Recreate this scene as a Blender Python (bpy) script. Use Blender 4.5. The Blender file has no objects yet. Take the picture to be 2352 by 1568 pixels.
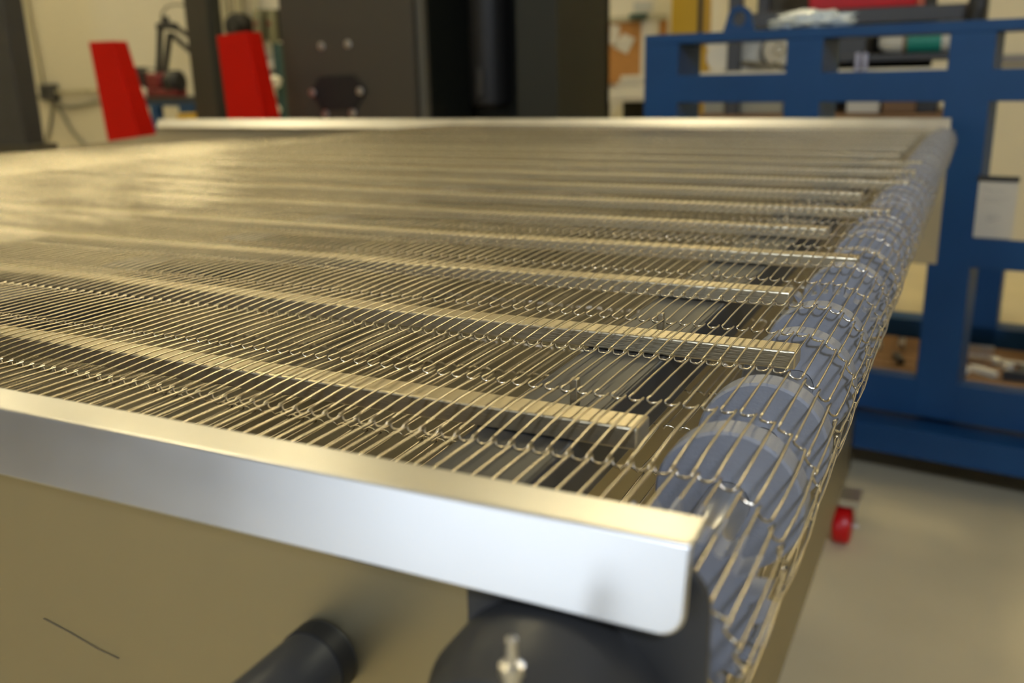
import bpy, bmesh, math, random
import numpy as np
from mathutils import Vector, Matrix
random.seed(7)
PI = math.pi
col = bpy.context.scene.collection
scn = bpy.context.scene

# ------------------------------------------------------------------ camera
FPX, CH = 2140.0, 0.11
yaw, pit, rol = -0.461, 0.2782, -0.0236
cy, sy, cp, sp = math.cos(yaw), math.sin(yaw), math.cos(pit), math.sin(pit)
F_ = np.array([sy*cp, cy*cp, -sp]); R_ = np.array([cy, -sy, 0.0]); U_ = np.cross(R_, F_)
r_ = math.cos(rol)*R_ + math.sin(rol)*U_
u_ = -math.sin(rol)*R_ + math.cos(rol)*U_
cam_data = bpy.data.cameras.new('camera'); cam = bpy.data.objects.new('camera', cam_data); col.objects.link(cam)
m = Matrix.Identity(4)
for i in range(3):
    m[i][0] = r_[i]; m[i][1] = u_[i]; m[i][2] = -F_[i]
m[2][3] = CH
cam.matrix_world = m
cam_data.sensor_width = 36.0; cam_data.lens = FPX/2352*36
cam_data.clip_start = 0.01
cam_data.dof.use_dof = True
cam_data.dof.focus_distance = 0.40
cam_data.dof.aperture_fstop = 9.0
scn.camera = cam

# ------------------------------------------------------------------ light and exposure
scn.view_settings.view_transform = 'Standard'; scn.view_settings.look = 'None'
scn.view_settings.gamma = 1.0; scn.view_settings.exposure = 0.0
scn.view_settings.use_curve_mapping = False
w = bpy.data.worlds.new('world'); scn.world = w; w.use_nodes = True
w.node_tree.nodes['Background'].inputs[0].default_value = (0.9, 0.75, 0.45, 1)
w.node_tree.nodes['Background'].inputs[1].default_value = 0.05

def area(name, loc, target, sx, sy_, power, colr):
    l = bpy.data.lights.new(name, 'AREA'); l.shape = 'RECTANGLE'; l.size = sx; l.size_y = sy_
    l.energy = power; l.color = colr
    o = bpy.data.objects.new(name, l); col.objects.link(o); o.location = loc
    o.rotation_euler = (Vector(target)-Vector(loc)).to_track_quat('-Z', 'Y').to_euler()
    return o
# bluish panel added unseen for the guide's reflection; high window to its right
area('added_guide_reflection', (-1.35, -4.3, 0.3), (-0.1, 0.2, 0.0), 3.2, 2.2, 62, (0.74, 0.85, 1.0))
area('high_window_daylight', (1.3, -2.4, 2.3), (-0.1, 0.3, 0.0), 0.35, 0.35, 84, (0.72, 0.82, 1.0))

# ------------------------------------------------------------------ helpers
def at(px, py, Y):
    """point on the plane y = Y seen at a pixel of the photograph"""
    d = FPX*F_ + (px-1176)*r_ - (py-784)*u_
    t = Y/d[1]
    return Vector((d[0]*t, Y, CH + d[2]*t))

def tag(o, label=None, cat=None, group=None, kind=None):
    if label: o['label'] = label
    if cat: o['category'] = cat
    if group: o['group'] = group
    if kind: o['kind'] = kind
    return o
def empty(name, loc=(0, 0, 0), rz=0, **k):
    o = bpy.data.objects.new(name, None); col.objects.link(o); o.location = loc
    o.rotation_euler = (0, 0, rz); o.empty_display_size = 0.05
    return tag(o, **k)

class MB:
    def __init__(s): s.v = []; s.f = []; s.sm = []
    def add(s, vs, fs, smooth=False):
        b = len(s.v); s.v += [tuple(p) for p in vs]
        s.f += [tuple(b+i for i in f) for f in fs]; s.sm += [smooth]*len(fs); return s
    def box(s, a, b):
        x0, y0, z0 = a; x1, y1, z1 = b
        x0, x1 = sorted((x0, x1)); y0, y1 = sorted((y0, y1)); z0, z1 = sorted((z0, z1))
        return s.add([(x0,y0,z0),(x1,y0,z0),(x1,y1,z0),(x0,y1,z0),(x0,y0,z1),(x1,y0,z1),(x1,y1,z1),(x0,y1,z1)],
                     [(3,2,1,0),(4,5,6,7),(0,1,5,4),(1,2,6,5),(2,3,7,6),(3,0,4,7)])
    def prism(s, pts, vec, smooth=False):
        """planar outline pts (3D) swept along vec"""
        n = len(pts); vec = Vector(vec)
        vs = [Vector(p) for p in pts] + [Vector(p)+vec for p in pts]
        fs = [tuple(range(n-1, -1, -1)), tuple(range(n, 2*n))]
        fs += [(i, (i+1) % n, n+(i+1) % n, n+i) for i in range(n)]
        b = len(s.v); s.add(vs, fs)
        return s
    def tube(s, path, r, n=8, caps=True, smooth=True):
        P = [Vector(p) for p in path]; N = len(P)
        rr = r if isinstance(r, (list, tuple)) else [r]*N
        t0 = (P[1]-P[0]).normalized()
        up = Vector((0, 0, 1)) if abs(t0.z) < 0.9 else Vector((1, 0, 0))
        vs = []; a = (up - t0*up.dot(t0)).normalized()
        for i in range(N):
            t = (P[min(i+1, N-1)]-P[max(i-1, 0)]).normalized()
            a = (a - t*a.dot(t)).normalized(); b = t.cross(a)
            for k in range(n):
                q = 2*PI*k/n; vs.append(P[i]+(a*math.cos(q)+b*math.sin(q))*rr[i])
        fs = []
        for i in range(N-1):
            for k in range(n):
                fs.append((i*n+k, i*n+(k+1) % n, (i+1)*n+(k+1) % n, (i+1)*n+k))
        s.add(vs, fs, smooth)
        if caps:
            s.add(vs[:n], [tuple(range(n-1, -1, -1))]); s.add(vs[-n:], [tuple(range(n))])
        return s
    def cyl(s, p, q, r, n=32, r2=None, smooth=True):
        return s.tube([p, q], [r, r if r2 is None else r2], n=n, smooth=smooth)
    def lathe(s, p, axis, prof, n=48):
        """prof: list of (distance along axis, radius)"""
        ax = Vector(axis).normalized(); p = Vector(p)
        up = Vector((0, 0, 1)) if abs(ax.z) < 0.9 else Vector((1, 0, 0))
        a = (up-ax*up.dot(ax)).normalized(); b = ax.cross(a); vs = []
        for d, r in prof:
            for k in range(n):
                q = 2*PI*k/n; vs.append(p+ax*d+(a*math.cos(q)+b*math.sin(q))*max(r, 1e-5))
        fs = [(i*n+k, i*n+(k+1) % n, (i+1)*n+(k+1) % n, (i+1)*n+k) for i in range(len(prof)-1) for k in range(n)]
        s.add(vs, fs, True)
        return s
    def build(s, name, mat, parent=None, bevel=0, loc=None, seg=2, **k):
        me = bpy.data.meshes.new(name)
        me.from_pydata([tuple(v) for v in s.v], [], s.f)
        me.polygons.foreach_set('use_smooth', s.sm)
        me.update()
        bm = bmesh.new(); bm.from_mesh(me); bmesh.ops.recalc_face_normals(bm, faces=bm.faces); bm.to_mesh(me); bm.free()
        me.set_sharp_from_angle(angle=math.radians(32))
        me.materials.append(mat)
        o = bpy.data.objects.new(name, me); col.objects.link(o)
        if bevel:
            b = o.modifiers.new('bevel', 'BEVEL'); b.width = bevel; b.segments = seg; b.limit_method = 'ANGLE'
            b.angle_limit = math.radians(40)
        if parent:
            o.parent = parent
            if parent.type == 'EMPTY' and parent.location.length > 0:
                pass
        if loc: o.location = loc
        return tag(o, **k)
def arc(cx, cz, r, a0, a1, n, y=0):
    return [(cx+r*math.cos(math.radians(a0+(a1-a0)*i/n)), y, cz+r*math.sin(math.radians(a0+(a1-a0)*i/n))) for i in range(n+1)]

# ------------------------------------------------------------------ materials
def mat(name, c, rough=0.5, metal=0.0, noise=0.0, nscale=20, bump=0.0, bscale=80, stretch=None, spec=0.5, coat=0, rvar=0, alpha=1, trans=0):
    M = bpy.data.materials.new(name); M.use_nodes = True; nt = M.node_tree
    b = nt.nodes['Principled BSDF']; b.inputs['Roughness'].default_value = rough; b.inputs['Metallic'].default_value = metal
    b.inputs['Specular IOR Level'].default_value = spec
    b.inputs['Coat Weight'].default_value = coat
    b.inputs['Transmission Weight'].default_value = trans
    b.inputs['Base Color'].default_value = (*c, 1)
    tc = nt.nodes.new('ShaderNodeTexCoord'); mp = nt.nodes.new('ShaderNodeMapping')
    nt.links.new(tc.outputs['Object'], mp.inputs[0])
    if stretch: mp.inputs['Scale'].default_value = stretch
    nz = nt.nodes.new('ShaderNodeTexNoise'); nz.inputs['Scale'].default_value = nscale; nz.inputs['Detail'].default_value = 4
    nt.links.new(mp.outputs[0], nz.inputs['Vector'])
    if noise:
        mx = nt.nodes.new('ShaderNodeMix'); mx.data_type = 'RGBA'
        mx.inputs['A'].default_value = (*[x*(1-noise) for x in c], 1); mx.inputs['B'].default_value = (*[min(1, x*(1+noise)) for x in c], 1)
        nt.links.new(nz.outputs['Fac'], mx.inputs['Factor']); nt.links.new(mx.outputs['Result'], b.inputs['Base Color'])
    if rvar:
        mr = nt.nodes.new('ShaderNodeMapRange'); mr.inputs['To Min'].default_value = max(0.02, rough-rvar); mr.inputs['To Max'].default_value = rough+rvar
        nt.links.new(nz.outputs['Fac'], mr.inputs['Value']); nt.links.new(mr.outputs[0], b.inputs['Roughness'])
    if bump:
        n2 = nt.nodes.new('ShaderNodeTexNoise'); n2.inputs['Scale'].default_value = bscale; n2.inputs['Detail'].default_value = 3
        nt.links.new(mp.outputs[0], n2.inputs['Vector'])
        bp = nt.nodes.new('ShaderNodeBump'); bp.inputs['Strength'].default_value = bump; bp.inputs['Distance'].default_value = 0.002
        nt.links.new(n2.outputs['Fac'], bp.inputs['Height']); nt.links.new(bp.outputs[0], b.inputs['Normal'])
    return M
def emis(name, c, s):
    M = bpy.data.materials.new(name); M.use_nodes = True; b = M.node_tree.nodes['Principled BSDF']
    b.inputs['Emission Color'].default_value = (*c, 1); b.inputs['Emission Strength'].default_value = s
    b.inputs['Base Color'].default_value = (*c, 1); return M

wire_m = mat('polished_steel_wire', (0.66, 0.60, 0.48), 0.17, 1.0)
bar_m = mat('wear_strip_steel', (0.55, 0.48, 0.33), 0.34, 0.88, noise=0.08, nscale=40, stretch=(1, 8, 8), bump=0.15, bscale=200)
guide_m = mat('brushed_stainless', (0.70, 0.69, 0.67), 0.33, 1.0, noise=0.10, nscale=18, stretch=(1, 3, 1.5), rvar=0.06)
panel_m = mat('stainless_panel', (0.40, 0.34, 0.20), 0.42, 0.9, noise=0.12, nscale=6)
plastic_m = mat('grey_blue_acetal', (0.255, 0.268, 0.305), 0.42, 0.0, noise=0.12, nscale=120, bump=0.12, bscale=700)
darkgrey_m = mat('dark_grey_paint', (0.055, 0.055, 0.055), 0.38, 0.3, noise=0.15, nscale=10)
black_m = mat('black_paint', (0.012, 0.012, 0.012), 0.5, 0.0)
zinc_m = mat('zinc_plated', (0.7, 0.69, 0.66), 0.3, 1.0)
blue_m = mat('blue_enamel', (0.006, 0.055, 0.165), 0.5, 0.0, noise=0.18, nscale=7, spec=0.35)
blue2_m = mat('blue_enamel_plain', (0.007, 0.06, 0.17), 0.5)
red_m = mat('red_enamel', (0.52, 0.007, 0.001), 0.65, 0.0, noise=0.05, nscale=4, spec=0.12)
redw_m = mat('red_urethane', (0.55, 0.002, 0.003), 0.35)
wall_m = mat('cream_painted_wall', (0.62, 0.58, 0.46), 0.8, 0, noise=0.04, nscale=1.2)
wall2_m = mat('dark_painted_wall', (0.16, 0.14, 0.10), 0.8)
floor_m = mat('sealed_concrete', (0.60, 0.52, 0.34), 0.7, 0, noise=0.22, nscale=2.5, bump=0.1)
ceil_m = mat('ceiling_deck', (0.5, 0.48, 0.42), 0.8, 0, noise=0.1, nscale=1)
machine_m = mat('taupe_cabinet_paint', (0.055, 0.047, 0.033), 0.55, 0, noise=0.04, nscale=3)
machine2_m = mat('machine_interior_black', (0.014, 0.016, 0.011), 0.6, 0)
colm_m = mat('column_paint', (0.05, 0.043, 0.026), 0.6, 0, noise=0.08, nscale=3)
paper_m = mat('white_paper', (0.56, 0.53, 0.45), 0.7, 0, noise=0.03, nscale=8)
cork_m = mat('cork', (0.40, 0.19, 0.05), 0.85, 0, noise=0.2, nscale=40)
yellow_m = mat('yellow_enamel', (0.55, 0.33, 0.01), 0.5)
white_m = mat('white_plastic', (0.68, 0.64, 0.52), 0.5)
bag_m = mat('clear_plastic_bag', (0.62, 0.66, 0.62), 0.25, 0, noise=0.2, nscale=60, bump=0.6, bscale=60)
green_m = mat('green_print', (0.02, 0.28, 0.20), 0.5)
cable_m = mat('grey_cable', (0.22, 0.21, 0.16), 0.6)
conduit_m = mat('painted_conduit', (0.40, 0.37, 0.26), 0.6)
wood_m = mat('brown_wood', (0.22, 0.12, 0.05), 0.6, 0, noise=0.2, nscale=12)
ink_m = mat('grey_ink', (0.25, 0.25, 0.26), 0.8)
darkred_m = mat('dark_red_casting', (0.16, 0.01, 0.012), 0.45)
olive_m = mat('olive_plastic', (0.17, 0.16, 0.08), 0.5)
teal_m = mat('teal_paint', (0.02, 0.055, 0.045), 0.5)
tube_m = emis('fluorescent_tube', (1.0, 0.885, 0.57), 37.0)

# ------------------------------------------------------------------ room
FZ, CZ = -0.80, 2.6
XW0, XW1, YW0, YW1 = -8.5, 4.5, -4.5, 5.2
def struct(name, a, b, m_):
    o = MB().box(a, b).build(name, m_, kind='structure'); return o
struct('floor', (XW0, YW0, FZ-0.1), (XW1, YW1, FZ), floor_m)
struct('ceiling', (XW0, YW0, CZ), (XW1, YW1, CZ+0.1), ceil_m)
struct('wall_back', (XW0, YW1, FZ), (XW1, YW1+0.1, CZ), wall_m)
struct('wall_front', (XW0, YW0-0.1, FZ), (XW1, YW0, CZ), wall2_m)
struct('wall_left', (XW0-0.1, YW0, FZ), (XW0, YW1, CZ), wall_m)
struct('wall_right', (XW1, YW0, FZ), (XW1+0.1, YW1, CZ), wall_m)

# ceiling fixtures
k = 0
for fx in (-6.5, -3.9, -1.3, 1.6):
    for fy in (-2.6, 0.1, 2.9, 4.4):
        lit = fy > 2 or (fy > 0 and fx < 1)
        e = empty('ceiling_light', (fx, fy, CZ), label='twin tube fluorescent ceiling light over the workshop floor', cat='light', group='ceiling lights') if lit else empty('ceiling_light', (fx, fy, CZ), label='twin tube ceiling light switched off near the photographer', cat='light', group='unlit ceiling lights')
        MB().prism([(-0.16, -0.61, 0), (0.16, -0.61, 0), (0.09, -0.61, -0.07), (-0.09, -0.61, -0.07)], (0, 1.22, 0)).build('housing', white_m, e)
        for sx in (-0.05, 0.05):
            MB().cyl((sx, -0.58, -0.09), (sx, 0.58, -0.09), 0.02, 12).build('tube', tube_m if lit else white_m, e)
        k += 1

# ------------------------------------------------------------------ the wire mesh belt
P, S = 0.0065, 0.0050          # strand pitch, length of a jog
Rr, XC = 0.0262, -0.062        # wrap radius and x of the end roller
Y0, PY, NR = 0.1885, 0.0535, 34
WR = 0.00043
TOPZ = 0.0
AR = [0.0003+0.0016*random.random() for _ in range(NR)]
RZ = [random.uniform(-0.0006, 0.0006) for _ in range(NR+1)]
def lift(y):
    q = min(max((y-Y0)/PY, 0), NR-0.001); i = int(q); return RZ[i]*(1-q+i)+RZ[i+1]*(q-i)
def strand_path():
    pts = []; d = 0.0009
    x = 0.0; yend = Y0 + PY*(NR-1) + 0.004
    pts.append((S, Y0-0.001, 0.0))
    for j in range(NR):
        yr = Y0 + PY*j
        sgn = -1 if j % 2 == 0 else 1
        xa = S if j % 2 == 0 else 0.0
        xb = 0.0 if j % 2 == 0 else S
        if j > 0:
            for t in (0.08, 0.3, 0.55, 0.8, 0.93):
                pts.append((xa, yr-PY+PY*t, AR[j]*math.sin(PI*t)**0.8))
        if j % 2 == 1:      # drop loop hanging at the support strips
            pts += [(xa, yr+0.0006, 0.0002), (xa+sgn*0.0001, yr+0.0001, -0.0002), (xa+sgn*0.0004, yr-0.0002, -0.0013), (xa+sgn*S*0.3, yr-0.0003, -0.0017),
                    (xa+sgn*S*0.7, yr-0.0003, -0.0016), (xb-sgn*0.0004, yr-0.0002, -0.0009), (xb, yr+0.0003, 0.0001)]
        else:               # little crossing hook
            pts += [(xa, yr-0.0002, 0.0004), (xa+sgn*0.0001, yr+0.0005, 0.0003), (xa+sgn*0.0004, yr+0.0008, -0.0004), (xa+sgn*S*0.4, yr+0.0006, -0.0011),
                    (xb-sgn*0.0010, yr+0.0001, -0.0012), (xb-sgn*0.0002, yr-0.0005, -0.0007), (xb-sgn*0.00005, yr-0.0005, 0.0001), (xb, yr+0.0001, 0.0004)]
    pts.append((xb, yend, 0))
    return [(x, y, z+lift(y)) for x, y, z in pts]
SP = strand_path()
def tube_np(pts, r, n=6):
    pts = np.array(pts, float); N = len(pts)
    t = np.zeros_like(pts); t[1:-1] = pts[2:]-pts[:-2]; t[0] = pts[1]-pts[0]; t[-1] = pts[-1]-pts[-2]
    t /= np.linalg.norm(t, axis=1)[:, None]
    up = np.array([0, 0, 1.0]); a = up - t*(t@up)[:, None]; a /= np.linalg.norm(a, axis=1)[:, None]
    b = np.cross(t, a); q = 2*PI*np.arange(n)/n
    v = pts[:, None, :] + r*(a[:, None, :]*np.cos(q)[None, :, None] + b[:, None, :]*np.sin(q)[None, :, None])
    i = np.arange(N-1)[:, None]; k = np.arange(n)[None, :]
    f = np.stack([i*n+k, i*n+(k+1) % n, (i+1)*n+(k+1) % n, (i+1)*n+k], -1).reshape(-1, 4)
    return v.reshape(-1, 3), f
def mesh_np(name, V, Fc, m_):
    me = bpy.data.meshes.new(name)
    me.vertices.add(len(V)); me.vertices.foreach_set('co', np.ascontiguousarray(V, dtype=np.float32).ravel())
    me.loops.add(Fc.size); me.loops.foreach_set('vertex_index', np.ascontiguousarray(Fc, dtype=np.int32).ravel())
    me.polygons.add(len(Fc)); me.polygons.foreach_set('loop_start', np.arange(0, Fc.size, 4, dtype=np.int32))
    me.polygons.foreach_set('use_smooth', np.ones(len(Fc), dtype=bool))
    me.update(calc_edges=True); me.materials.append(m_); return me
def finer(pts, r, n=6): return tube_np(pts, r, n)
Vf, Ff = tube_np(SP, WR, 8)
flat_me = mesh_np('wire_strand', Vf, Ff, wire_m)
# bent version: local x runs round the roller, centred on the roller axis
bp = []
for (x, y, z) in SP:
    th = x/Rr; bp.append(((Rr+z)*math.sin(th), y, (Rr+z)*math.cos(th)))
Vb, Fb = tube_np(bp, WR, 8)
bent_me = mesh_np('wire_strand', Vb, Fb, wire_m)

belt = empty('mesh_conveyor_belt', (XC, 1.0, 0), label='wide steel wire mesh belt wrapping over the grey end roller', cat='conveyor belt')
def child(name, me, loc, ry=0, parent=belt):
    o = bpy.data.objects.new(name, me); col.objects.link(o); o.parent = parent
    o.location = Vector(loc)-parent.location; o.rotation_euler = (0, ry, 0); return o
NB = int(PI*Rr/P)+1
cnt = 0
for k in range(NB):                       # strands wrapped round the roller
    child('wire_strand', bent_me, (XC, 0, -Rr), k*P/Rr); cnt += 1
kk = 1
while cnt < 100:                          # strands of the flat top run nearest the roller
    child('wire_strand', flat_me, (XC-kk*P, 0, 0)); kk += 1; cnt += 1
def top_z(X): return 0.0 if X > -1.12 else -0.056*(-1.12-X)
V_, F2 = [], []; base = 0
Vl, Fl = tube_np(SP, WR*1.0, 5)
while True:
    X = XC-kk*P
    if X < -2.95: break
    V_.append(Vl+np.array([X, 0, top_z(X)])); F2.append(Fl+base); base += len(Vl); kk += 1
P2 = 0.0078                               # slack return run beneath
X = XC-0.004
while X > -1.3:
    q = Vl.copy(); q[:, 2] *= -1
    V_.append(q+np.array([X, 0, -2*Rr+0.0025*math.sin((X+0.1)*9)])); F2.append(Fl+base); base += len(Vl); X -= P2
rest = mesh_np('wire_strand', np.concatenate(V_), np.concatenate(F2), wire_m)
o = child('wire_strand', rest, (0, 0, 0)); o['kind'] = 'stuff'

# ------------------------------------------------------------------ conveyor frame
conv = empty('conveyor_frame', (-0.6, 1.1, FZ), label='stainless conveyor bed with side guides, standing on red casters', cat='conveyor')
def part(mb, name, m_, parent=conv, bevel=0, **k):
    o = mb.build(name, m_, parent, bevel, **k)
    if parent is conv: o.location = -conv.location
    return o
XE = -0.0465
# near guide: skirt with a rounded lower corner and a narrow top flange
def guide(ys, sgn, x1, x0, zt, zb, name):
    rc = 0.006
    fl = lambda z: ys-(zt-z)*0.22      # the skirt flares outwards, tilt added to mirror the light behind the camera
    out = [(x0, ys, zt), (x1, ys, zt)] + [(x1-rc+rc*math.cos(a), fl(zb+rc+rc*math.sin(a)), zb+rc+rc*math.sin(a)) for a in [-PI*i/16 for i in range(0, 9)]] + [(x0, fl(zb), zb)]
    mb = MB().prism(out, (0, sgn*0.0016, 0))
    mb.box((x0, ys, zt-0.0016), (x1, ys+sgn*0.0145, zt))
    part(mb, name, guide_m, bevel=0.0008)
guide(0.178, 1, XE, -2.1, 0.0121, -0.009, 'side_guide')
fg = [(0, 1.988, -0.0095), (0, 1.990, -0.0095), (0, 2.0035, 0.0110), (0, 2.013, 0.0110), (0, 2.013, 0.0125), (0, 2.0022, 0.0125)]  # far riser leaned back to mirror the ceiling lights
part(MB().prism([(-2.1, y, z) for _, y, z in fg], (2.1+XE-0.004, 0, 0)), 'side_guide', guide_m, bevel=0.0004)
# side panels
part(MB().box((-2.15, 0.1845, -0.26), (-0.098, 0.1865, 0.0095)), 'side_panel', panel_m)
part(MB().prism([(-0.050, 2.005, -0.27), (-0.050, 2.005, 0.006), (-2.10, 2.005, 0.006), (-2.12, 2.005, -0.030), (-2.9, 2.005, -0.115), (-2.9, 2.005, -0.27)], (0, 0.003, 0)), 'side_panel', mat('brown_side_plate', (0.42, 0.34, 0.19), 0.5, 0.1))
# dark end plate that carries the roller bearing
ep = [(-0.105, 0.182, -0.26), (-0.043, 0.182, -0.26)] + [(-0.043-0.012+0.012*math.cos(a), 0.182, -0.006+0.012*math.sin(a)) for a in [PI/2*i/6 for i in range(7)]] + [(-0.105, 0.182, 0.006)]
part(MB().prism(ep, (0, 0.0025, 0)), 'end_plate', darkgrey_m, bevel=0.0005)
# wear strips under every second joint row
ROLL = []
for cyc in range(7):
    for dy, kind in ((0.213, 's'), (0.280, 'd'), (0.333, 'd'), (0.4085, 'd'), (0.462, 'd')):
        if 0.290*cyc+dy < 1.97: ROLL.append((0.290*cyc+dy, kind))
for j in range(1, NR-1, 2):
    y = Y0+PY*j+0.0305
    hit = any(y < q+0.0145 and y+0.0145 > q-0.002 for q, _ in ROLL)
    xe = -0.0905 if hit else (-0.080 if j == 5 else XC+0.0035)
    part(MB().box((-1.14, y, -0.0098), (xe, y+0.0135, -0.0018)), 'wear_strip', bar_m, bevel=0.0008)
# cross beams
for x in (-0.132, -0.52, -0.93):
    part(MB().box((x-0.019, 0.187, -0.036), (x+0.019, 2.004, -0.0100)), 'cross_beam', darkgrey_m, bevel=0.0015)
for j in range(0, 12, 2):
    y = Y0+PY*j+0.118
    part(MB().box((-0.1285, y, -0.0100), (-0.1255, y+0.0035, 0.0002)), 'strip_tab', bar_m, bevel=0.0004)
# catch tray below the return run, lower stand, legs
part(MB().box((-0.176, 0.24, -0.70), (-0.172, 1.93, -0.10)), 'end_sheet', panel_m)
part(MB().box((-0.21, 1.90, -0.695), (-0.172, 1.94, -0.26)), 'leg', panel_m)
part(MB().box((-0.21, 0.24, -0.695), (-0.172, 0.28, -0.26)), 'leg', panel_m)
part(MB().box((-2.0, 1.90, -0.695), (-1.96, 1.94, -0.26)), 'leg', panel_m)
part(MB().box((-2.0, 0.24, -0.695), (-1.96, 0.28, -0.26)), 'leg', panel_m)
part(MB().box((-1.96, 1.90, -0.695), (-0.21, 1.94, -0.65)), 'lower_rail', panel_m)
part(MB().box((-1.96, 0.24, -0.695), (-0.21, 0.28, -0.65)), 'lower_rail', panel_m)
def caster(x, y):
    e = part(MB().box((x-0.03, y-0.03, -0.706), (x+0.03, y+0.03, -0.6955)), 'caster', zinc_m)
    part(MB().cyl((x, y, -0.715), (x, y, -0.706), 0.02, 20), 'swivel', zinc_m, e)
    yk = MB()
    for s in (-1, 1):
        yk.prism([(x+s*0.024, y-0.018, -0.712), (x+s*0.024, y+0.018, -0.712), (x+s*0.024, y+0.012, -0.768), (x+s*0.024, y-0.012, -0.768)], (s*0.002, 0, 0))
    yk.box((x-0.026, y-0.018, -0.716), (x+0.026, y+0.018, -0.712))
    part(yk, 'yoke', zinc_m, e, bevel=0.001)
    part(MB().lathe((x-0.018, y, -0.762), (1, 0, 0), [(0, 0.001), (0, 0.028), (0.003, 0.035), (0.009, 0.038), (0.027, 0.038), (0.033, 0.035), (0.036, 0.028), (0.036, 0.001)], 40), 'wheel', redw_m, e)
    part(MB().cyl((x-0.03, y, -0.762), (x+0.03, y, -0.762), 0.006, 16), 'axle', zinc_m, e)
caster(-0.165, 1.79); caster(-0.20, 0.30); caster(-1.97, 1.83); caster(-1.97, 0.30)

part(MB().box((-2.0, 0.20, -0.114), (-0.27, 1.90, -0.111)), 'drip_pan', mat('dark_olive_steel', (0.085, 0.065, 0.028), 0.5, 0.3, noise=0.3, nscale=6))  # dark olive base with a mottled tone
scr = MB().tube([at(100, 1420, 0.1843), at(160, 1452, 0.1843), at(225, 1490, 0.1843), at(272, 1512, 0.1843)], 0.00022, 5)
part(scr, 'scratch', mat('scratch_brown', (0.13, 0.10, 0.05), 0.7))
# end roller: shaft, smooth discs, toothed sprockets
rol_e = empty('end_roller', (XC, 1.1, -Rr), label='grey plastic disc and sprocket roller inside the belt loop', cat='roller')
def rpart(mb, name, m_): 
    o = mb.build(name, m_, rol_e); o.location = -rol_e.location
    return o
rpart(MB().cyl((XC, 0.187, -Rr), (XC, 2.002, -Rr), 0.0075, 24), 'shaft', zinc_m)
RO = Rr-0.0016
def disc(y, t=0.0125):
    c = (XC, y, -Rr)
    rpart(MB().lathe(c, (0, 1, 0), [(0, 0.0076), (0, RO-0.0009), (0.0009, RO), (t-0.0009, RO), (t, RO-0.0009), (t, 0.0076)], 64), 'disc', plastic_m)
    rpart(MB().lathe((XC, y+t, -Rr), (0, 1, 0), [(0, 0.020), (0.0007, 0.0206), (0.0012, 0.0206), (0.0014, 0.0195), (0.0065, 0.0195), (0.0065, 0.0076)], 48), 'hub', plastic_m)
def sprocket(y, t=0.010, n=25):
    pts = []
    for i in range(n):
        a = 2*PI*i/n
        for da, r in ((-0.5, RO-0.003), (-0.22, RO-0.0025), (-0.06, RO+0.0022), (0.06, RO+0.0022), (0.22, RO-0.0025)):
            q = a+da*2*PI/n; pts.append((XC+r*math.sin(q), y, -Rr+r*math.cos(q)))
    rpart(MB().prism(pts, (0, t, 0)), 'sprocket', plastic_m)
for q, kind in ROLL: (sprocket if kind == 's' else disc)(q)

# bearing housing, grease nipple and gear motor on the near side
br = empty('bearing_housing', at(1150, 1830, 0.150), label='dark grey round bearing housing with a grease nipple below the near guide', cat='bearing')
c = br.location
def bpart(mb, name, m_): return mb.build(name, m_, br)
bpart(MB().lathe((0, 0.032, 0), (0, -1, 0), [(0, 0.001), (0, 0.031), (0.012, 0.031), (0.016, 0.0285), (0.030, 0.0275), (0.033, 0.024), (0.033, 0.012), (0.030, 0.011), (0.030, 0.001)], 56), 'housing', darkgrey_m)
bpart(MB().lathe((0, 0.0, 0), (0, -1, 0), [(0, 0.001), (0, 0.0105), (0.006, 0.0105), (0.007, 0.0095), (0.007, 0.001)], 32), 'shaft_end', zinc_m)
g = at(1175, 1600, 0.146)-c
gt = at(1175, 1462, 0.146)-c
L = (gt-g).length
bpart(MB().lathe(g, (gt-g), [(-0.006, 0.0024), (0, 0.0024), (0.001, 0.0019), (L*0.36, 0.0019), (L*0.40, 0.0026), (L*0.54, 0.0026), (L*0.60, 0.0013), (L*0.97, 0.0011), (L, 0.0006)], 20), 'grease_nipple', zinc_m)
mt = empty('gear_motor', at(750, 1500, 0.184), label='dark cylindrical gear motor sticking out below the side guide', cat='motor')
c = mt.location
mt_r = 0.0105
MB().lathe((0, 0, 0), (0, -1, 0), [(0, 0.001), (0, mt_r), (0.05, mt_r), (0.052, mt_r*0.9), (0.09, mt_r*0.9), (0.092, 0.006), (0.092, 0.001)], 40).build('motor_body', darkgrey_m, mt)
MB().lathe((0, -0.001, 0), (0, -1, 0), [(0, 0.001), (0, mt_r*1.04), (0.006, mt_r*1.04), (0.006, 0.001)], 40).build('mounting_flange', black_m, mt)

# ------------------------------------------------------------------ blue steel frame behind the belt
d_ = Vector((0.9927, -0.1205, 0)); n_ = Vector((0.1205, 0.9927, 0)); O_ = Vector((0, 2.147, 0))
blue = empty('blue_steel_rack', (O_.x, O_.y, FZ), label='blue welded steel rack standing behind the conveyor end', cat='rack')
def fpt(u, z, dep=0): return O_ + d_*u + n_*dep + Vector((0, 0, z))
def fbox(u0, u1, z0, z1, d0, d1, name, m_=blue_m, parent=None, bevel=0.0015, **kw):
    a = fpt(u0, z0, d0)
    pts = [fpt(u0, z0, d0), fpt(u1, z0, d0), fpt(u1, z1, d0), fpt(u0, z1, d0)]
    o = MB().prism(pts, n_*(d1-d0)).build(name, m_, parent or blue, bevel, **kw)
    o.location = -(blue.location) if (parent or blue) is blue else (0, 0, 0)
    return o
DP = 0.14
for u0, u1 in ((-0.744, -0.658), (-0.402, -0.3235), (-0.072, 0.012), (0.262, 0.345), (0.60, 0.685)):
    fbox(u0, u1, -0.64, 0.172, 0, DP, 'post')
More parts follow.
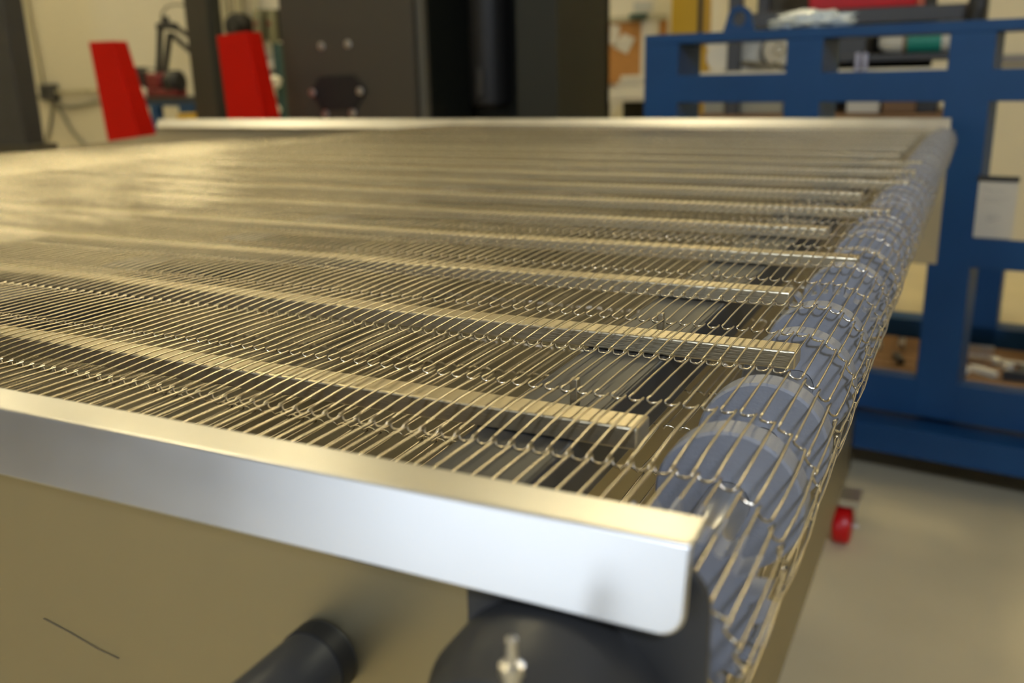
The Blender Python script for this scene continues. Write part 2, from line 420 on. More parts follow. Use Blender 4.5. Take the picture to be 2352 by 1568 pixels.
fbox(-0.744, 0.685, 0.172, 0.194, 0, DP, 'top_rail')
fbox(-0.743, 0.684, 0.038, 0.1005, 0.0006, 0.012, 'rail')
fbox(-0.743, 0.684, -0.30, -0.238, 0.0006, 0.012, 'rail')
fbox(-0.743, 0.684, -0.645, -0.560, 0.0006, 0.05, 'base_rail')
fbox(-0.78, 0.72, -0.722, -0.660, -0.06, DP, 'base_beam')
for u in (-0.70, 0.60):
    fbox(u, u+0.08, -0.80, -0.722, -0.02, 0.08, 'foot', black_m)
# rear frame
for u0, u1 in ((-0.744, -0.66), (-0.06, 0.02), (0.60, 0.685)):
    fbox(u0, u1, -0.66, -0.32, 0.62, 0.70, 'rear_post')
fbox(-0.744, 0.685, -0.66, -0.58, 0.62, 0.70, 'rear_rail')
fbox(0.12, 0.685, -0.02, 0.012, 0.62, 0.65, 'rear_rail')
fbox(0.605, 0.68, -0.32, -0.02, 0.62, 0.65, 'rear_post')
fbox(0.12, 0.18, -0.66, -0.02, 0.66, 0.70, 'rear_post')
fbox(-0.744, 0.685, -0.672, -0.662, DP, 0.70, 'shading_deck', darkgrey_m)  # plate added to block light and darken the floor under the rack
# lifting lug with an eye
lug = []
for a in [PI*i/20 for i in range(21)]: lug.append((0.028*math.cos(a), 0.0265+0.0275*math.sin(a)))
lug += [(-0.037, 0.0), (0.037, 0.0)]
bm = bmesh.new()
outer = [bm.verts.new(fpt(-0.521+u, 0.1945+z, 0.02)) for u, z in lug]
nh = 24
inner = [bm.verts.new(fpt(-0.521+0.0165*math.cos(2*PI*i/nh), 0.1945+0.0265+0.0165*math.sin(2*PI*i/nh), 0.02)) for i in range(nh)]
eo = [bm.edges.new((outer[i], outer[(i+1) % len(outer)])) for i in range(len(outer))]
ei = [bm.edges.new((inner[i], inner[(i+1) % nh])) for i in range(nh)]
bmesh.ops.triangle_fill(bm, use_beauty=True, use_dissolve=False, edges=eo+ei)
ex = bmesh.ops.extrude_face_region(bm, geom=list(bm.faces))
for v in ex['geom']:
    if isinstance(v, bmesh.types.BMVert): v.co += n_*0.012
bmesh.ops.recalc_face_normals(bm, faces=bm.faces)
me = bpy.data.meshes.new('lifting_lug'); bm.to_mesh(me); bm.free(); me.materials.append(blue_m)
o = bpy.data.objects.new('lifting_lug', me); col.objects.link(o); o.parent = blue; o.location = -blue.location
# taped job sheet
sh = empty('job_sheet', fpt(0.046, -0.236, -0.004), label='white handwritten job sheet in a clip hanging on the blue rack', cat='paper')
def sbox(u0, u1, z0, z1, d0, d1, name, m_):
    o = MB().prism([fpt(u0, z0, d0), fpt(u1, z0, d0), fpt(u1, z1, d0), fpt(u0, z1, d0)], n_*(d1-d0)).build(name, m_, sh); o.location = -sh.location; return o
sbox(0.0105, 0.082, -0.2345, -0.117, -0.0035, -0.002, 'sheet', paper_m)
sbox(0.008, 0.084, -0.119, -0.108, -0.006, -0.001, 'clip', darkgrey_m)
mb = MB()
for (zz, a, b) in ((-0.135, 0.018, 0.034), (-0.139, 0.030, 0.062), (-0.152, 0.022, 0.070), (-0.160, 0.020, 0.056), (-0.187, 0.032, 0.056), (-0.193, 0.03, 0.058), (-0.199, 0.032, 0.05)):
    pth = []; nn = 14
    for i in range(nn): pth.append(fpt(a+(b-a)*i/(nn-1), zz+random.uniform(-0.0018, 0.0018), -0.0038))
    o = MB().tube(pth, 0.0004, 4).build('handwriting_line', ink_m, sh); o.location = -sh.location
# plastic bag lying on the rack's top rail
def blob(name, c, rx, ry, rz, m_, amp=0.25, sc=6, seed=0, sub=4, **k):
    bm = bmesh.new(); bmesh.ops.create_icosphere(bm, subdivisions=sub, radius=1)
    from mathutils import noise as N_
    for v in bm.verts:
        n = N_.noise(v.co*sc*0.5+Vector((seed, seed*2, 0)))+0.5*N_.noise(v.co*sc+Vector((seed, 0, 5)))
        v.co *= 1+amp*n
        v.co = Vector((v.co.x*rx, v.co.y*ry, max(v.co.z, -0.5)*rz))
    me = bpy.data.meshes.new(name); bm.to_mesh(me); bm.free()
    for p in me.polygons: p.use_smooth = True
    me.materials.append(m_)
    o = bpy.data.objects.new(name, me); col.objects.link(o); o.location = c
    return tag(o, **k)
blob('plastic_bag', fpt(-0.365, 0.2075, 0.055), 0.085, 0.05, 0.024, bag_m, 0.45, 7, 3, label='crumpled clear plastic bag lying on top of the blue rack', cat='bag')

# ------------------------------------------------------------------ red tapered posts
def red_post(tl, tr, br_, bl, Y, label):
    c0 = (at(*bl, Y)+at(*br_, Y))/2
    ptl, ptr, pbr, pbl = at(*tl, Y), at(*tr, Y), at(*br_, Y), at(*bl, Y)
    # carry the taper on down to the floor
    def down(a, b):
        t = (FZ-a.z)/(b.z-a.z); return a+(b-a)*t
    gl, gr = down(ptl, pbl), down(ptr, pbr)
    base = (gl+gr)/2
    e = empty('red_post', base, label=label, cat='post', group='red posts')
    wt, wb = (ptr-ptl).length*0.55, (gr-gl).length*0.55
    vs = [gl, gr, gr+Vector((0, wb, 0)), gl+Vector((0, wb, 0)), ptl, ptr, ptr+Vector((0, wt, 0)), ptl+Vector((0, wt, 0))]
    vs = [v-base for v in vs]
    MB().add(vs, [(3,2,1,0),(4,5,6,7),(0,1,5,4),(1,2,6,5),(2,3,7,6),(3,0,4,7)]).build('post_body', red_m, e, 0.003)
    b0, b1 = vs[0], vs[1]
    MB().box((b0.x-0.04, -0.05, 0), (b1.x+0.04, wb+0.05, 0.012)).build('foot_plate', red_m, e)
red_post((203, 96), (258, 94), (318, 316), (246, 318), 2.75, 'left red tapered steel post, standing against the bare cream wall')
red_post((497, 82), (566, 72), (606, 274), (523, 276), 2.75, 'right red tapered steel post, standing between dark column and taupe cabinet')

# ------------------------------------------------------------------ taupe machine cabinet
YM = 3.0
a = at(640, 20, YM).x; b = at(957, 264, YM).x; c_ = at(1399, 200, YM+0.5).x
mach = empty('machine_cabinet', ((a+c_)/2, YM+0.4, FZ), label='tall taupe machine cabinet with an open black bay', cat='machine')
def mpart(mb, name, m_, parent=mach, bevel=0, **k):
    o = mb.build(name, m_, parent, bevel, **k)
    if parent is mach: o.location = -mach.location
    return o
mpart(MB().box((a, YM, FZ), (b, YM+0.03, 1.2)), 'front_panel', machine_m, bevel=0.004)
mpart(MB().box((b-0.008, YM+0.03, FZ), (b+0.028, YM+0.06, 1.2)), 'panel_edge', mat('panel_edge_paint', (0.13, 0.12, 0.09), 0.5))
mpart(MB().box((a, YM+0.03, FZ), (a+0.03, YM+0.5, 1.2)), 'side_panel', machine_m)
mpart(MB().box((b-0.03, YM+0.06, FZ), (b, YM+0.5, 1.2)).box((b, YM+0.47, FZ), (c_, YM+0.5, 1.2)).box((a, YM+0.03, 1.2), (c_, YM+0.5, 1.23)).box((c_-0.03, YM, FZ), (c_, YM+0.5, 1.2)), 'bay_shell', machine2_m)
mpart(MB().box((c_-0.16, YM+0.02, FZ), (c_-0.03, YM+0.04, 1.2)), 'bay_door', machine2_m)
x0, x1 = at(1070, 60, YM+0.22).x, at(1180, 60, YM+0.22).x
cx = (x0+x1)/2; zb = at(1120, 250, YM+0.22).z; zt = 0.6
mpart(MB().lathe((cx, YM+0.22, zb), (0, 0, 1), [(0, 0.001), (0, 0.045), (0.02, 0.075), (0.06, 0.078), (zt-zb, 0.078)], 32), 'hanging_motor', black_m)
mpart(MB().box((cx-0.012, YM+0.135, zb+0.05), (cx+0.012, YM+0.145, zb+0.15)), 'motor_label_plate', darkgrey_m)
mpart(MB().box((cx+0.09, YM+0.35, FZ), (cx+0.13, YM+0.40, 1.1)), 'bay_post', machine2_m)
for (px, py) in ((737, 106), (798, 101), (720, 213), (829, 209), (747, 262), (809, 259)):
    q = at(px, py, YM-0.003)
    dz = -0.01 if (py == 213 or py == 209) else 0.0
    mpart(MB().lathe((q.x, YM+dz, q.z), (0, -1, 0), [(0, 0.001), (0, 0.0145), (0.003, 0.0145), (0.004, 0.010), (0.011, 0.009), (0.012, 0.001)], 16), 'bolt', zinc_m)
hexp = [at(px, py, YM-0.009) for px, py in ((713, 213), (734, 175), (812, 172), (841, 210), (815, 249), (738, 252))]
mpart(MB().prism(hexp, (0, 0.0085, 0)), 'cover_plate', black_m)

# ------------------------------------------------------------------ columns
YC = 3.3
q0, q1 = at(421, 0, YC), at(472, 0, YC); wd = q1.x-q0.x
e = empty('steel_column', (q0.x+wd/2, YC, FZ), label='dark brown building column between the two red posts', cat='column')
MB().box((-wd/2, 0, 0), (wd/2, 0.012, CZ-FZ)).box((-wd/2, 0.05, 0), (wd/2-0.01, 0.062, CZ-FZ)).box((-0.006, 0.012, 0), (0.006, 0.05, CZ-FZ)).build('column_body', colm_m, e, 0.001)
MB().box((wd/2+0.0005, 0.0, 0), (wd/2+0.035, 0.05, CZ-FZ)).build('side_channel', machine2_m, e)
YL = 2.9
q0 = at(-120, 150, YL); q1 = at(38, 150, YL)
e = empty('steel_upright', ((q0.x+q1.x)/2, YL, FZ), label='dark grey steel upright at the left edge', cat='upright')
wl = (q1.x-q0.x)/2
MB().box((-wl, 0, 0.62), (wl*0.9, 0.1, CZ-FZ)).build('upright_body', darkgrey_m, e, 0.004)
MB().box((-wl, -0.02, 0), (wl*1.05, 0.14, 0.655)).build('base_box', colm_m, e, 0.004)

# ------------------------------------------------------------------ back wall services
YB = YW1
def wallpath(pts, off, r): return [at(px, py, YB-off) for px, py in pts]
e = tag(MB().tube(wallpath([(58, -60), (59, 0), (97, 201)], 0.03, 0), 0.022, 10).build('conduit_pipe', conduit_m), 'vertical painted conduit pipe running up the cream wall', 'conduit')
e = tag(MB().tube(wallpath([(118, 212), (180, 209), (330, 203)], 0.03, 0), 0.016, 8).build('conduit_pipe', conduit_m), 'horizontal conduit pipe running right from the junction box', 'conduit')
jb = at(110, 212, YB-0.05)
e = empty('junction_box', jb, label='small dark junction box on the cream wall', cat='electrical box')
MB().box((-0.075, -0.02, -0.06), (0.075, 0.045, 0.06)).build('box_body', darkgrey_m, e, 0.006)
MB().box((-0.03, -0.03, -0.02), (0.01, -0.02, 0.02)).build('knob', black_m, e)
def cable(pts, label, r=0.011, off=0.02):
    # smooth through the pixels
    P_ = wallpath(pts, off, r); out = []
    for i in range(len(P_)-1):
        p0, p1, p2, p3 = P_[max(i-1, 0)], P_[i], P_[i+1], P_[min(i+2, len(P_)-1)]
        for s in range(6):
            t = s/6; out.append(0.5*((2*p1)+(p2-p0)*t+(2*p0-5*p1+4*p2-p3)*t*t+(-p0+3*p1-3*p2+p3)*t**3))
    out.append(P_[-1])
    tag(MB().tube(out, r, 8).build('wall_cable', cable_m), label, 'cable')
cable([(35, 207), (60, 212), (100, 227), (124, 238), (165, 245), (225, 233)], 'grey cable sagging across the wall under the junction box', 0.013)
cable([(123, 222), (120, 250), (112, 300), (100, 350)], 'grey cable hanging straight down from the junction box', 0.012)
cable([(128, 240), (145, 265), (165, 300), (196, 335)], 'grey cable slanting down to the right under the junction box', 0.014)
for i, px in enumerate((515, 549, 585)):
    tag(MB().tube(wallpath([(px-8, -60), (px, 0), (px+30, 330)], 0.04, 0), 0.028, 10).build('wall_pipe', conduit_m),
        ['leftmost', 'middle', 'rightmost'][i]+' of the three vertical cream pipes behind the right red post', 'pipe')

# ------------------------------------------------------------------ blue workbench with vise and lamp
YBn = 4.5
def P3(px, py, Y): return at(px, py, Y)
t0, t1 = P3(285, 228, YBn), P3(640, 216, YBn)
bz = t0.z*0.5+t1.z*0.5
bench = empty('workbench', ((t0.x+t1.x)/2, YBn+0.25, FZ), label='blue steel workbench against the wall behind the red posts', cat='workbench')
def bp_(mb, name, m_, bevel=0.004, parent=bench):
    o = mb.build(name, m_, parent, bevel); o.location = -bench.location; return o
bp_(MB().box((t0.x, YBn, bz-0.03), (t1.x, YBn+0.6, bz)), 'bench_top', darkgrey_m)
bp_(MB().box((t0.x, YBn+0.01, bz-0.055), (t1.x, YBn+0.05, bz-0.03)), 'apron', blue2_m)
for px in (350, 425, 620):
    x = P3(px, 260, YBn).x
    wdt = 0.055 if px != 425 else 0.12
    bp_(MB().box((x-wdt/2, YBn+0.01, FZ), (x+wdt/2, YBn+0.07, bz-0.055)), 'leg', blue2_m)
bp_(MB().box((t0.x, YBn+0.5, FZ+0.1), (t1.x, YBn+0.52, bz-0.03)), 'back_sheet', darkgrey_m)
# vise
v0 = P3(385, 222, YBn+0.1); v0.z = bz
vise = empty('bench_vise', v0, label='dark red bench vise on the blue workbench', cat='vise')
MB().box((-0.14, -0.06, 0), (0.12, 0.06, 0.05)).build('base', darkred_m, vise, 0.01)
MB().box((-0.13, -0.05, 0.05), (0.0, 0.05, 0.15)).build('fixed_jaw', darkred_m, vise, 0.015)
MB().lathe((0.03, 0, 0.09), (1, 0, 0), [(0, 0.001), (0, 0.06), (0.02, 0.075), (0.08, 0.075), (0.1, 0.05), (0.1, 0.001)], 24).build('sliding_jaw', black_m, vise)
# black lamp stand on the bench
def L3(px, py): return P3(px, py, YBn+0.25)
lp = L3(372, 205); lp.z = bz
lamp = empty('arm_lamp', lp, label='black folding arm lamp rising behind the bench vise', cat='lamp')
def lt(pts, r, name, m_=black_m):
    return MB().tube([L3(*p)-lp for p in pts], r, 8).build(name, m_, lamp)
lt([(361, 205), (366, 130), (368, 62)], 0.020, 'lower_arm')
lt([(374, 205), (382, 140), (390, 75)], 0.020, 'lower_arm')
lt([(364, 62), (385, 58), (405, 62)], 0.026, 'elbow')
lt([(403, 62), (430, 80), (455, 96)], 0.018, 'upper_arm')
lt([(396, 80), (420, 102), (450, 128)], 0.018, 'upper_arm')
lt([(381, 55), (380, 44), (379, 38)], 0.024, 'knob')
lt([(372, 55), (372, 30), (384, 15), (405, 10), (430, 14)], 0.008, 'lamp_cord', cable_m)
bx = P3(318, 225, YBn+0.1); bx.z = bz
tag(MB().box((-0.06, -0.05, 0), (0.06, 0.05, 0.19)).box((-0.05, -0.052, 0.02), (0.05, -0.05, 0.16)).build('battery_charger', darkgrey_m, None, 0.01, loc=bx), 'small dark charger box at the left end of the blue workbench', 'charger')
tag(MB().tube([P3(x, y, YBn+0.1) for x, y in ((302, 190), (308, 175), (322, 163), (345, 158), (358, 160))], 0.008, 8).build('charger_cord', cable_m), 'grey cord arching from the charger box to the lamp', 'cord')
rg = P3(340, 222, YBn+0.03); rg.z = bz
rg.x -= 0.065; rg.z += 0.02
blob('shop_rag', rg, 0.05, 0.04, 0.045, white_m, 0.3, 4, 5, label='pale crumpled rag beside the vise on the blue workbench', cat='rag', sub=3)
for px, py, lab in ((435, 268, 'yellow plastic bin under the blue workbench, left of the dark column'), (516, 266, 'yellow plastic bin under the blue workbench, right of the dark column')):
    q = P3(px, py, YBn-0.25)
    e = empty('storage_bin', (q.x, q.y, FZ), label=lab, cat='bin')
    hh = q.z-FZ+0.02
    MB().box((-0.05, -0.05, hh-0.05), (0.05, 0.05, hh)).build('bin_body', yellow_m, e, 0.006)
    MB().box((-0.048, -0.045, 0), (0.048, 0.045, hh-0.05)).build('stand', darkgrey_m, e, 0.004)
# things at the right end of the bench, seen between post and cabinet
hb = P3(541, 60, YB-0.12)
e = empty('wall_reel', hb, label='round black hose reel on the wall above the right red post', cat='reel')
MB().lathe((0, 0.1, 0), (0, -1, 0), [(0, 0.001), (0, 0.075), (0.03, 0.085), (0.10, 0.085), (0.13, 0.07), (0.14, 0.04), (0.14, 0.001)], 32).build('reel_body', black_m, e)
MB().lathe((0.02, -0.04, -0.02), (0, -1, 0), [(0, 0.001), (0, 0.03), (0.02, 0.025), (0.02, 0.001)], 20).build('hub', darkgrey_m, e)
yF = 4.9
for (xa, xb, lab) in ((586, 606, 'left olive filter canister hanging beside the taupe cabinet'), (616, 634, 'right olive filter canister hanging beside the taupe cabinet')):
    tq, bq = P3((xa+xb)/2-4, 22, yF), P3((xa+xb)/2+4, 100, yF)
    rr = (P3(xb, 60, yF).x-P3(xa, 60, yF).x)/2
    e = empty('filter_canister', bq, label=lab, cat='filter')
    Lc = tq.z-bq.z
    MB().lathe((0, 0, 0), (0, 0, 1), [(0, 0.001), (0, rr*0.7), (0.02, rr), (Lc-0.03, rr), (Lc, rr*0.8), (Lc, 0.001)], 24).build('canister', olive_m, e)
    MB().box((-rr*0.5, -rr-0.004, Lc*0.55), (rr*0.5, -rr+0.01, Lc*0.63)).build('red_label', darkred_m, e)
    MB().box((-rr*1.3, rr*0.6, Lc*0.1), (rr*1.3, YB-yF, Lc)).build('bracket', machine2_m, e)
q = P3(612, 158, 4.8)
e = empty('parts_shelf', (q.x, 4.8, bz), label='cluttered white parts shelf standing on the right end of the workbench', cat='shelf')
zz = 0
sw = 0.11
ztop = P3(612, 118, 4.8).z-bz
MB().box((-sw, 0, 0), (-sw+0.012, 0.15, ztop)).box((sw-0.012, 0, 0), (sw, 0.15, ztop)).box((-sw, 0.14, 0), (sw, 0.15, ztop)).build('shelf_frame', white_m, e)
for t in (0.02, 0.30, 0.62, 0.97):
    MB().box((-sw, 0, ztop*t-0.006), (sw, 0.15, ztop*t+0.006)).build('shelf_board', white_m, e)
for i in range(9):
    px = -sw+0.03+random.random()*(2*sw-0.06); lev = (0.02, 0.30, 0.62)[i % 3]
    h2 = 0.03+0.03*random.random()
    tag(MB().box((px-0.018, 0.0, 0), (px+0.018, 0.05, h2)).build('parts_box', (white_m, conduit_m, paper_m)[i % 3], None, 0.003, loc=(q.x, 4.81, bz+ztop*lev+0.0062)),
        'small pale parts box on the white shelf by the taupe cabinet', 'box', 'small boxes on the parts shelf')
q = P3(628, 250, 4.2)
e = empty('shop_lamp', (q.x, 4.2, FZ), label='pale round work lamp on a stand beside the taupe cabinet', cat='lamp')
hz = q.z-FZ
MB().cyl((0, 0, 0), (0, 0, hz+0.10), 0.02, 16).build('stand', white_m, e)
MB().lathe((0, 0, hz-0.04), (0, 0, 1), [(0, 0.001), (0.005, 0.03), (0.035, 0.045), (0.06, 0.03), (0.07, 0.02)], 24).build('bulb', white_m, e)
MB().lathe((0, 0, hz+0.10), (0, 0, 1), [(0, 0.02), (0.02, 0.05), (0.06, 0.06), (0.08, 0.03), (0.08, 0.001)], 24).build('shade', white_m, e)
q = P3(640, 140, 4.42)
tag(MB().cyl((q.x, 4.42, FZ), (q.x, 4.42, P3(634, 100, 4.42).z), 0.03, 16).build('gas_pipe', teal_m), 'teal pipe standing just left of the taupe cabinet', 'pipe')

# ------------------------------------------------------------------ corkboard corner, right of the cabinet
YK = 4.6
def wb(px0, py0, px1, py1, Y, t, m_, name, parent, off):
    A, B = at(px0, py0, Y), at(px1, py1, Y)
    o = MB().box((A.x, Y-t, B.z), (B.x, Y, A.z)).build(name, m_, parent); o.location = -Vector(off); return o
pw = at(1470, 130, YB); off = Vector((pw.x, YB, pw.z))
e = empty('cork_board', off, label='brown cork notice board on the wall beside the cabinet', cat='notice board')
wb(1380, 44, 1530, 190, YB-0.005, 0.02, cork_m, 'cork', e, off)
wb(1380, 40, 1534, 46, YB-0.002, 0.035, conduit_m, 'board_frame', e, off)
for pts, lab in (([(1402, 55), (1424, 60), (1418, 108), (1400, 100)], 'white paper pinned at the left of the cork board'), ([(1432, 76), (1459, 88), (1440, 124), (1408, 108)], 'tilted white note pinned in the middle of the cork board')):
    P_ = [at(x, y, YB-0.030) for x, y in pts]
    tag(MB().prism(P_, (0, 0.002, 0)).build('pinned_paper', paper_m), lab, 'paper')
P_ = [at(x, y, YB-0.034) for x, y in ((1473, 46), (1514, 45), (1508, 190), (1470, 190))]
tag(MB().prism(P_, (0, 0.006, 0)).build('wall_chart', paper_m), 'tall white chart covering the right of the cork board', 'chart')
P_ = [at(x, y, YB-0.03) for x, y in ((1455, 4), (1500, 2), (1498, 26), (1455, 28))]
tag(MB().prism(P_, (0, 0.004, 0)).build('notice', mat('grey_notice', (0.42, 0.42, 0.38), 0.7)), 'grey notice taped to the wall above the cork board', 'notice')
q = at(1466, 38, YB-0.06)
tag(MB().box((-0.045, -0.03, -0.014), (0.045, 0.05, 0.014)).build('stapler', teal_m, None, 0.006, loc=q), 'small teal and dark thing resting on the cork board top edge', 'stapler')
# desk with a stack of paper
dk = at(1450, 212, YK); 
desk = empty('desk', (dk.x, YK, FZ), label='pale topped desk under the cork board', cat='desk')
dz = dk.z-FZ; 
MB().box((-0.16, -0.02, dz-0.045), (0.14, 0.5, dz)).build('desk_top', white_m, desk, 0.006)
MB().box((-0.15, 0.3, 0), (0.13, 0.48, dz-0.045)).build('pedestal', machine2_m, desk)
for x in (-0.14, 0.11):
    MB().box((x, 0, 0), (x+0.02, 0.02, dz-0.045)).build('leg', darkgrey_m, desk)
for i in range(4):
    tag(MB().box((-0.10+0.012*i, 0.02, 0), (0.07-0.006*i, 0.24, 0.020)).build('paper_stack', (paper_m, white_m)[i % 2], None, 0.002, loc=(dk.x, YK, dk.z+0.0205*i)),
        ['bottom bundle of paper on the pale desk', 'second bundle of paper from the desk top', 'third bundle of paper from the desk top', 'topmost bundle of paper on the pale desk'][i], 'paper')
tag(MB().box((-0.03, 0, 0), (0.03, 0.05, 0.03)).build('orange_box', mat('orange_card', (0.5, 0.14, 0.05), 0.6), None, 0.003, loc=(dk.x+0.105, YK+0.02, dk.z)), 'small orange box at the right end of the pale desk', 'box')
# yellow cabinet
A, B = at(1542, 0, 4.0), at(1618, 0, 4.0)
e = empty('yellow_cabinet', ((A.x+B.x)/2, 4.2, FZ), label='tall yellow safety cabinet behind the blue rack', cat='cabinet')
hw = (B.x-A.x)/2
MB().box((-hw, -0.2, 0), (hw, -0.08, 1.75)).build('cabinet_body', yellow_m, e, 0.006)
MB().box((hw-0.022, -0.214, 1.0), (hw-0.004, -0.2, 1.22)).build('handle', black_m, e, 0.003)
# ------------------------------------------------------------------ storage shelving behind the rack
YS = 3.4
A, B = at(1640, 60, YS), at(2232, 60, YS)
shf = empty('storage_shelving', ((A.x+B.x)/2, YS+0.25, FZ), label='dark storage shelving loaded with supplies behind the blue rack', cat='shelving')
off = shf.location
def sp_(mb, name, m_, bevel=0.002, parent=shf):
    o = mb.build(name, m_, parent, bevel); o.location = -Vector(off); return o
for px in (1684, 2240):
    x = at(px, 130, YS).x
    for yy in (YS, YS+0.46):
        sp_(MB().box((x-0.022, yy, FZ), (x+0.022, yy+0.04, 1.0)), 'upright', darkgrey_m)
x = at(1955, 110, YS).x
sp_(MB().box((x-0.045, YS, at(1955, 128, YS).z), (x+0.045, YS+0.2, at(1955, 84, YS).z)), 'mounting_bracket', darkgrey_m)
def shelf(py0, py1, m_, px0=1684, px1=2240):
    z1, z0 = at(1960, py0, YS).z, at(1960, py1, YS).z
    x0, x1 = at(px0, py0, YS).x, at(px1, py0, YS).x
    sp_(MB().box((x0, YS-0.01, z0), (x1, YS+0.5, z1)), 'shelf_board', m_)
    return z1
s1 = shelf(20, 55, darkgrey_m)
s2 = shelf(126, 142, darkgrey_m, 1880, 2240)
s3 = shelf(158, 172, white_m, 1600, 2240)
s4 = shelf(262, 290, wood_m, 1600, 2240)
sp_(MB().box((at(1684, 60, YS).x, YS+0.49, FZ+0.5), (at(2130, 60, YS).x, YS+0.5, 1.0)), 'back_sheet', mat('shelf_back_sheet', (0.06, 0.055, 0.035), 0.6))
# red tote on the top shelf
x0, x1 = at(1850, 8, YS).x, at(2112, 8, YS).x
e = empty('red_tote', ((x0+x1)/2, YS+0.2, s1), label='red tote standing on the top shelf of the dark shelving', cat='tote')
hw = (x1-x0)/2
MB().prism([(-hw*0.95, -0.18, 0.0), (hw*0.95, -0.18, 0.0), (hw, -0.2, 0.2), (-hw, -0.2, 0.2)], (0, 0.38, 0)).build('tote_body', redw_m, e, 0.006)
MB().box((-hw-0.01, -0.215, 0.19), (hw+0.01, 0.21, 0.215)).build('rim', redw_m, e, 0.004)
# white and green roll
x0, x1 = at(2015, 105, YS).x, at(2190, 105, YS).x; rr = 0.036
e = empty('packing_roll', ((x0+x1)/2, YS+0.06, s2+rr), label='white plastic wrapped roll with green print on the dark shelving', cat='roll')
hw = (x1-x0)/2
MB().lathe((-hw, 0, 0), (1, 0, 0), [(0, 0.001), (0.0, rr*0.5), (0.02, rr*0.92), (0.05, rr), (2*hw, rr), (2*hw, 0.001)], 32).build('roll_body', white_m, e)
MB().lathe((-hw+0.085, 0, 0), (1, 0, 0), [(0, rr+0.0005), (0.012, rr+0.0008), (0.10, rr+0.0008), (0.105, rr+0.0005)], 32).build('green_band', green_m, e)
MB().lathe((-hw+0.075, 0, 0), (1, 0, 0), [(0, rr+0.0006), (0.012, rr+0.0006)], 32).build('orange_stripe', wood_m, e)
# discs, tins and spray gun
def disc_thing(px, py, rpx, Y, m_, name, label, cat, th=0.05, hub=None):
    q = at(px, py, Y); r = rpx*Y/ (FPX*0.86)
    e = empty(name, q, label=label, cat=cat)
    MB().lathe((0, th, 0), (0, -1, 0), [(0, 0.001), (0, r), (th-0.006, r), (th, r*0.92), (th, 0.001)], 40).build('body', m_, e)
    if hub: MB().lathe((0, -0.001, 0), (0, -1, 0), [(0, r*0.82), (0.004, r*0.8), (0.006, r*0.3), (0.014, r*0.2), (0.014, 0.001)], 40).build('face', hub, e)
    return e
tub = disc_thing(1652, 158, 27, YS+0.02, white_m, 'round_tub', 'cream round tub seen through the left window of the rack', 'tub', 0.08)
tub.location.z = s3 + 27*(YS+0.02)/(FPX*0.86) + 0.0005
coil = disc_thing(1790, 140, 37, YS+0.03, darkgrey_m, 'hose_coil', 'dark coiled hose seen at the right of the rack left window', 'hose', 0.06, bar_m)
coil.location.z = s3 + 37*(YS+0.03)/(FPX*0.86) + 0.0005
q = at(1728, 112, 3.5); q.z = s3+0.0705
tag(MB().box((-0.045, -0.02, -0.07), (0.045, 0.05, 0.075)).build('cream_carton', white_m, None, 0.006, loc=q), 'cream carton beside the coiled hose on the dark shelving', 'carton')
q = at(1650, 103, 3.5)
tag(MB().box((-0.04, -0.02, -0.014), (0.04, 0.05, 0.014)).build('cream_block', white_m, None, 0.004, loc=q), 'cream flat block above the round tub', 'block')
P_ = [at(1700, 145, YS+0.1), at(1740, 153, YS+0.06), at(1790, 157, YS+0.02)]
P_[2].z = s3+0.0145; P_[1].z = max(P_[1].z, s3+0.02)
tag(MB().tube(P_, 0.014, 10).build('chrome_tube', zinc_m), 'chrome tube slanting below the cream carton', 'tube')
P_ = [at(1560, 145, 2.6), at(1580, 160, 2.6), at(1600, 172, 2.62)]
tag(MB().tube(P_, 0.007, 8).build('air_hose', cable_m), 'grey hose end in the lower left corner of the rack left window', 'hose')
for px, lab in ((1968, 'left clear plastic nozzle on the dark shelving bracket'), (1985, 'right clear plastic nozzle on the dark shelving bracket')):
    q = at(px, 165, YS-0.03)
    MBx = MB().lathe((0, 0, 0), (0, 0, 1), [(0, 0.001), (0, 0.008), (0.055, 0.009), (0.06, 0.006), (0.06, 0.001)], 16)
    tag(MBx.build('nozzle', mat('nozzle_plastic', (0.35, 0.36, 0.5), 0.3), None, 0, loc=q), lab, 'nozzle')
q = at(2244, 30, YS-0.05)
blob('black_spray_gun', q, 0.03, 0.03, 0.09, black_m, 0.35, 5, 9, label='black lumpy tool hanging at the right end of the shelving', cat='tool', sub=3)
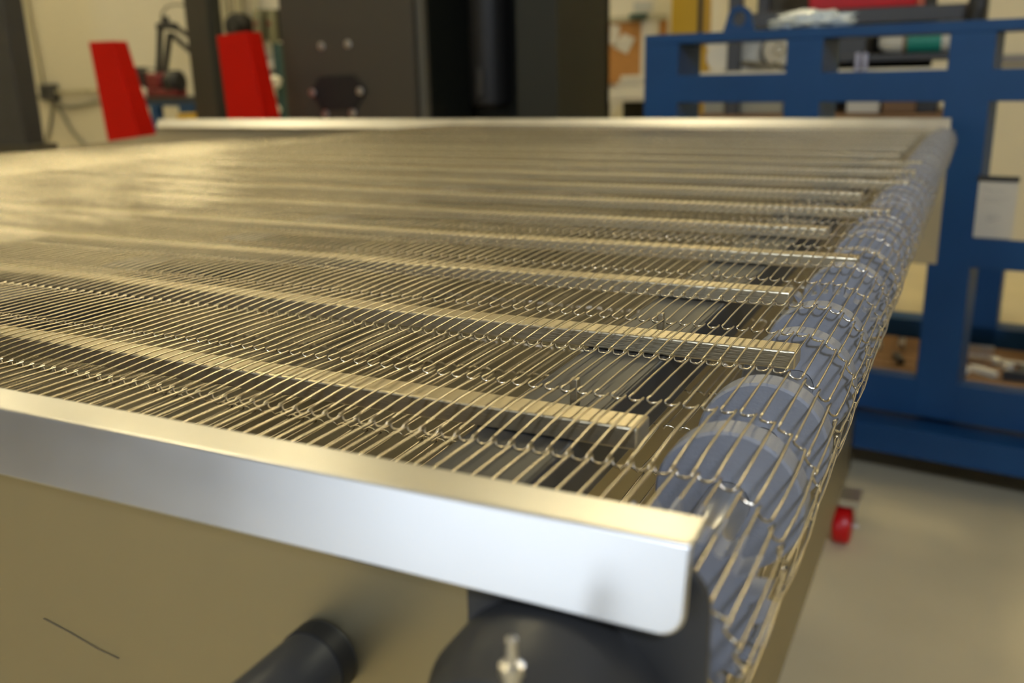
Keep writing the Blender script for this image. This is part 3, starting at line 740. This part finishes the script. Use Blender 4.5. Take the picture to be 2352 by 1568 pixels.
# supplies standing on the lower shelf
for i, (px, wpx, hpx, m_, lab) in enumerate(((1630, 45, 26, conduit_m, 'beige carton'), (1735, 90, 24, conduit_m, 'wide beige carton'), (1975, 60, 28, white_m, 'off-white carton'), (2060, 60, 26, wood_m, 'brown carton'), (2125, 36, 24, darkgrey_m, 'dark small crate'))):
    q = at(px, 262, YS); wd = wpx*YS/FPX/0.9/2; hh = hpx*YS/FPX
    tag(MB().box((-wd, 0, 0), (wd, 0.2, hh)).build('carton', m_, None, 0.004, loc=(q.x, YS+0.06, s4+0.0005)), lab+' on the wooden lower shelf behind the rack', 'carton')
# grey strip on the right wall part
A, B = at(2290, 131, YB), at(2500, 120, YB)
tag(MB().box((A.x, YB-0.03, A.z-0.03), (B.x+0.6, YB, A.z+0.01)).build('wall_rail', mat('grey_rail', (0.2, 0.2, 0.22), 0.5)), 'grey horizontal rail on the wall at the right', 'rail')
# dark pallet of scrap behind the rack's base
c0 = fpt(-0.30, 0, 0.43)
DZ = -0.6615
pl = empty('scrap_pallet', (c0.x+0.35, c0.y-0.04, DZ), label='dark pallet with metal offcuts on the added lower deck inside the blue rack', cat='pallet')
pl.rotation_euler = (0, 0, -0.1208)
for i in range(6):
    MB().box((-0.60, -0.17+i*0.060, 0.02), (0.60, -0.125+i*0.060, 0.03)).build('deck_board', wood_m, pl)
for x in (-0.55, 0, 0.5):
    MB().box((x, -0.17, 0), (x+0.05, 0.17, 0.0195)).build('runner', machine2_m, pl)
for i in range(26):
    x = -0.55+1.1*random.random(); y = -0.13+0.25*random.random(); a = random.random()*PI
    bmx = MB().box((-0.035, -0.008, 0), (0.035, 0.008, 0.012+0.01*random.random()))
    o = tag(bmx.build('metal_offcut', (zinc_m, darkgrey_m, white_m)[i % 3], None, 0.001), 'short metal offcut lying on the pallet behind the blue rack', 'offcut', 'metal offcuts on the pallet')
    R2 = Matrix.Rotation(-0.1208, 4, 'Z'); q = R2 @ Vector((x, y, 0)) + pl.location
    o.location = (q.x, q.y, DZ+0.0302+0.0001*i); o.rotation_euler = (0, 0, a)
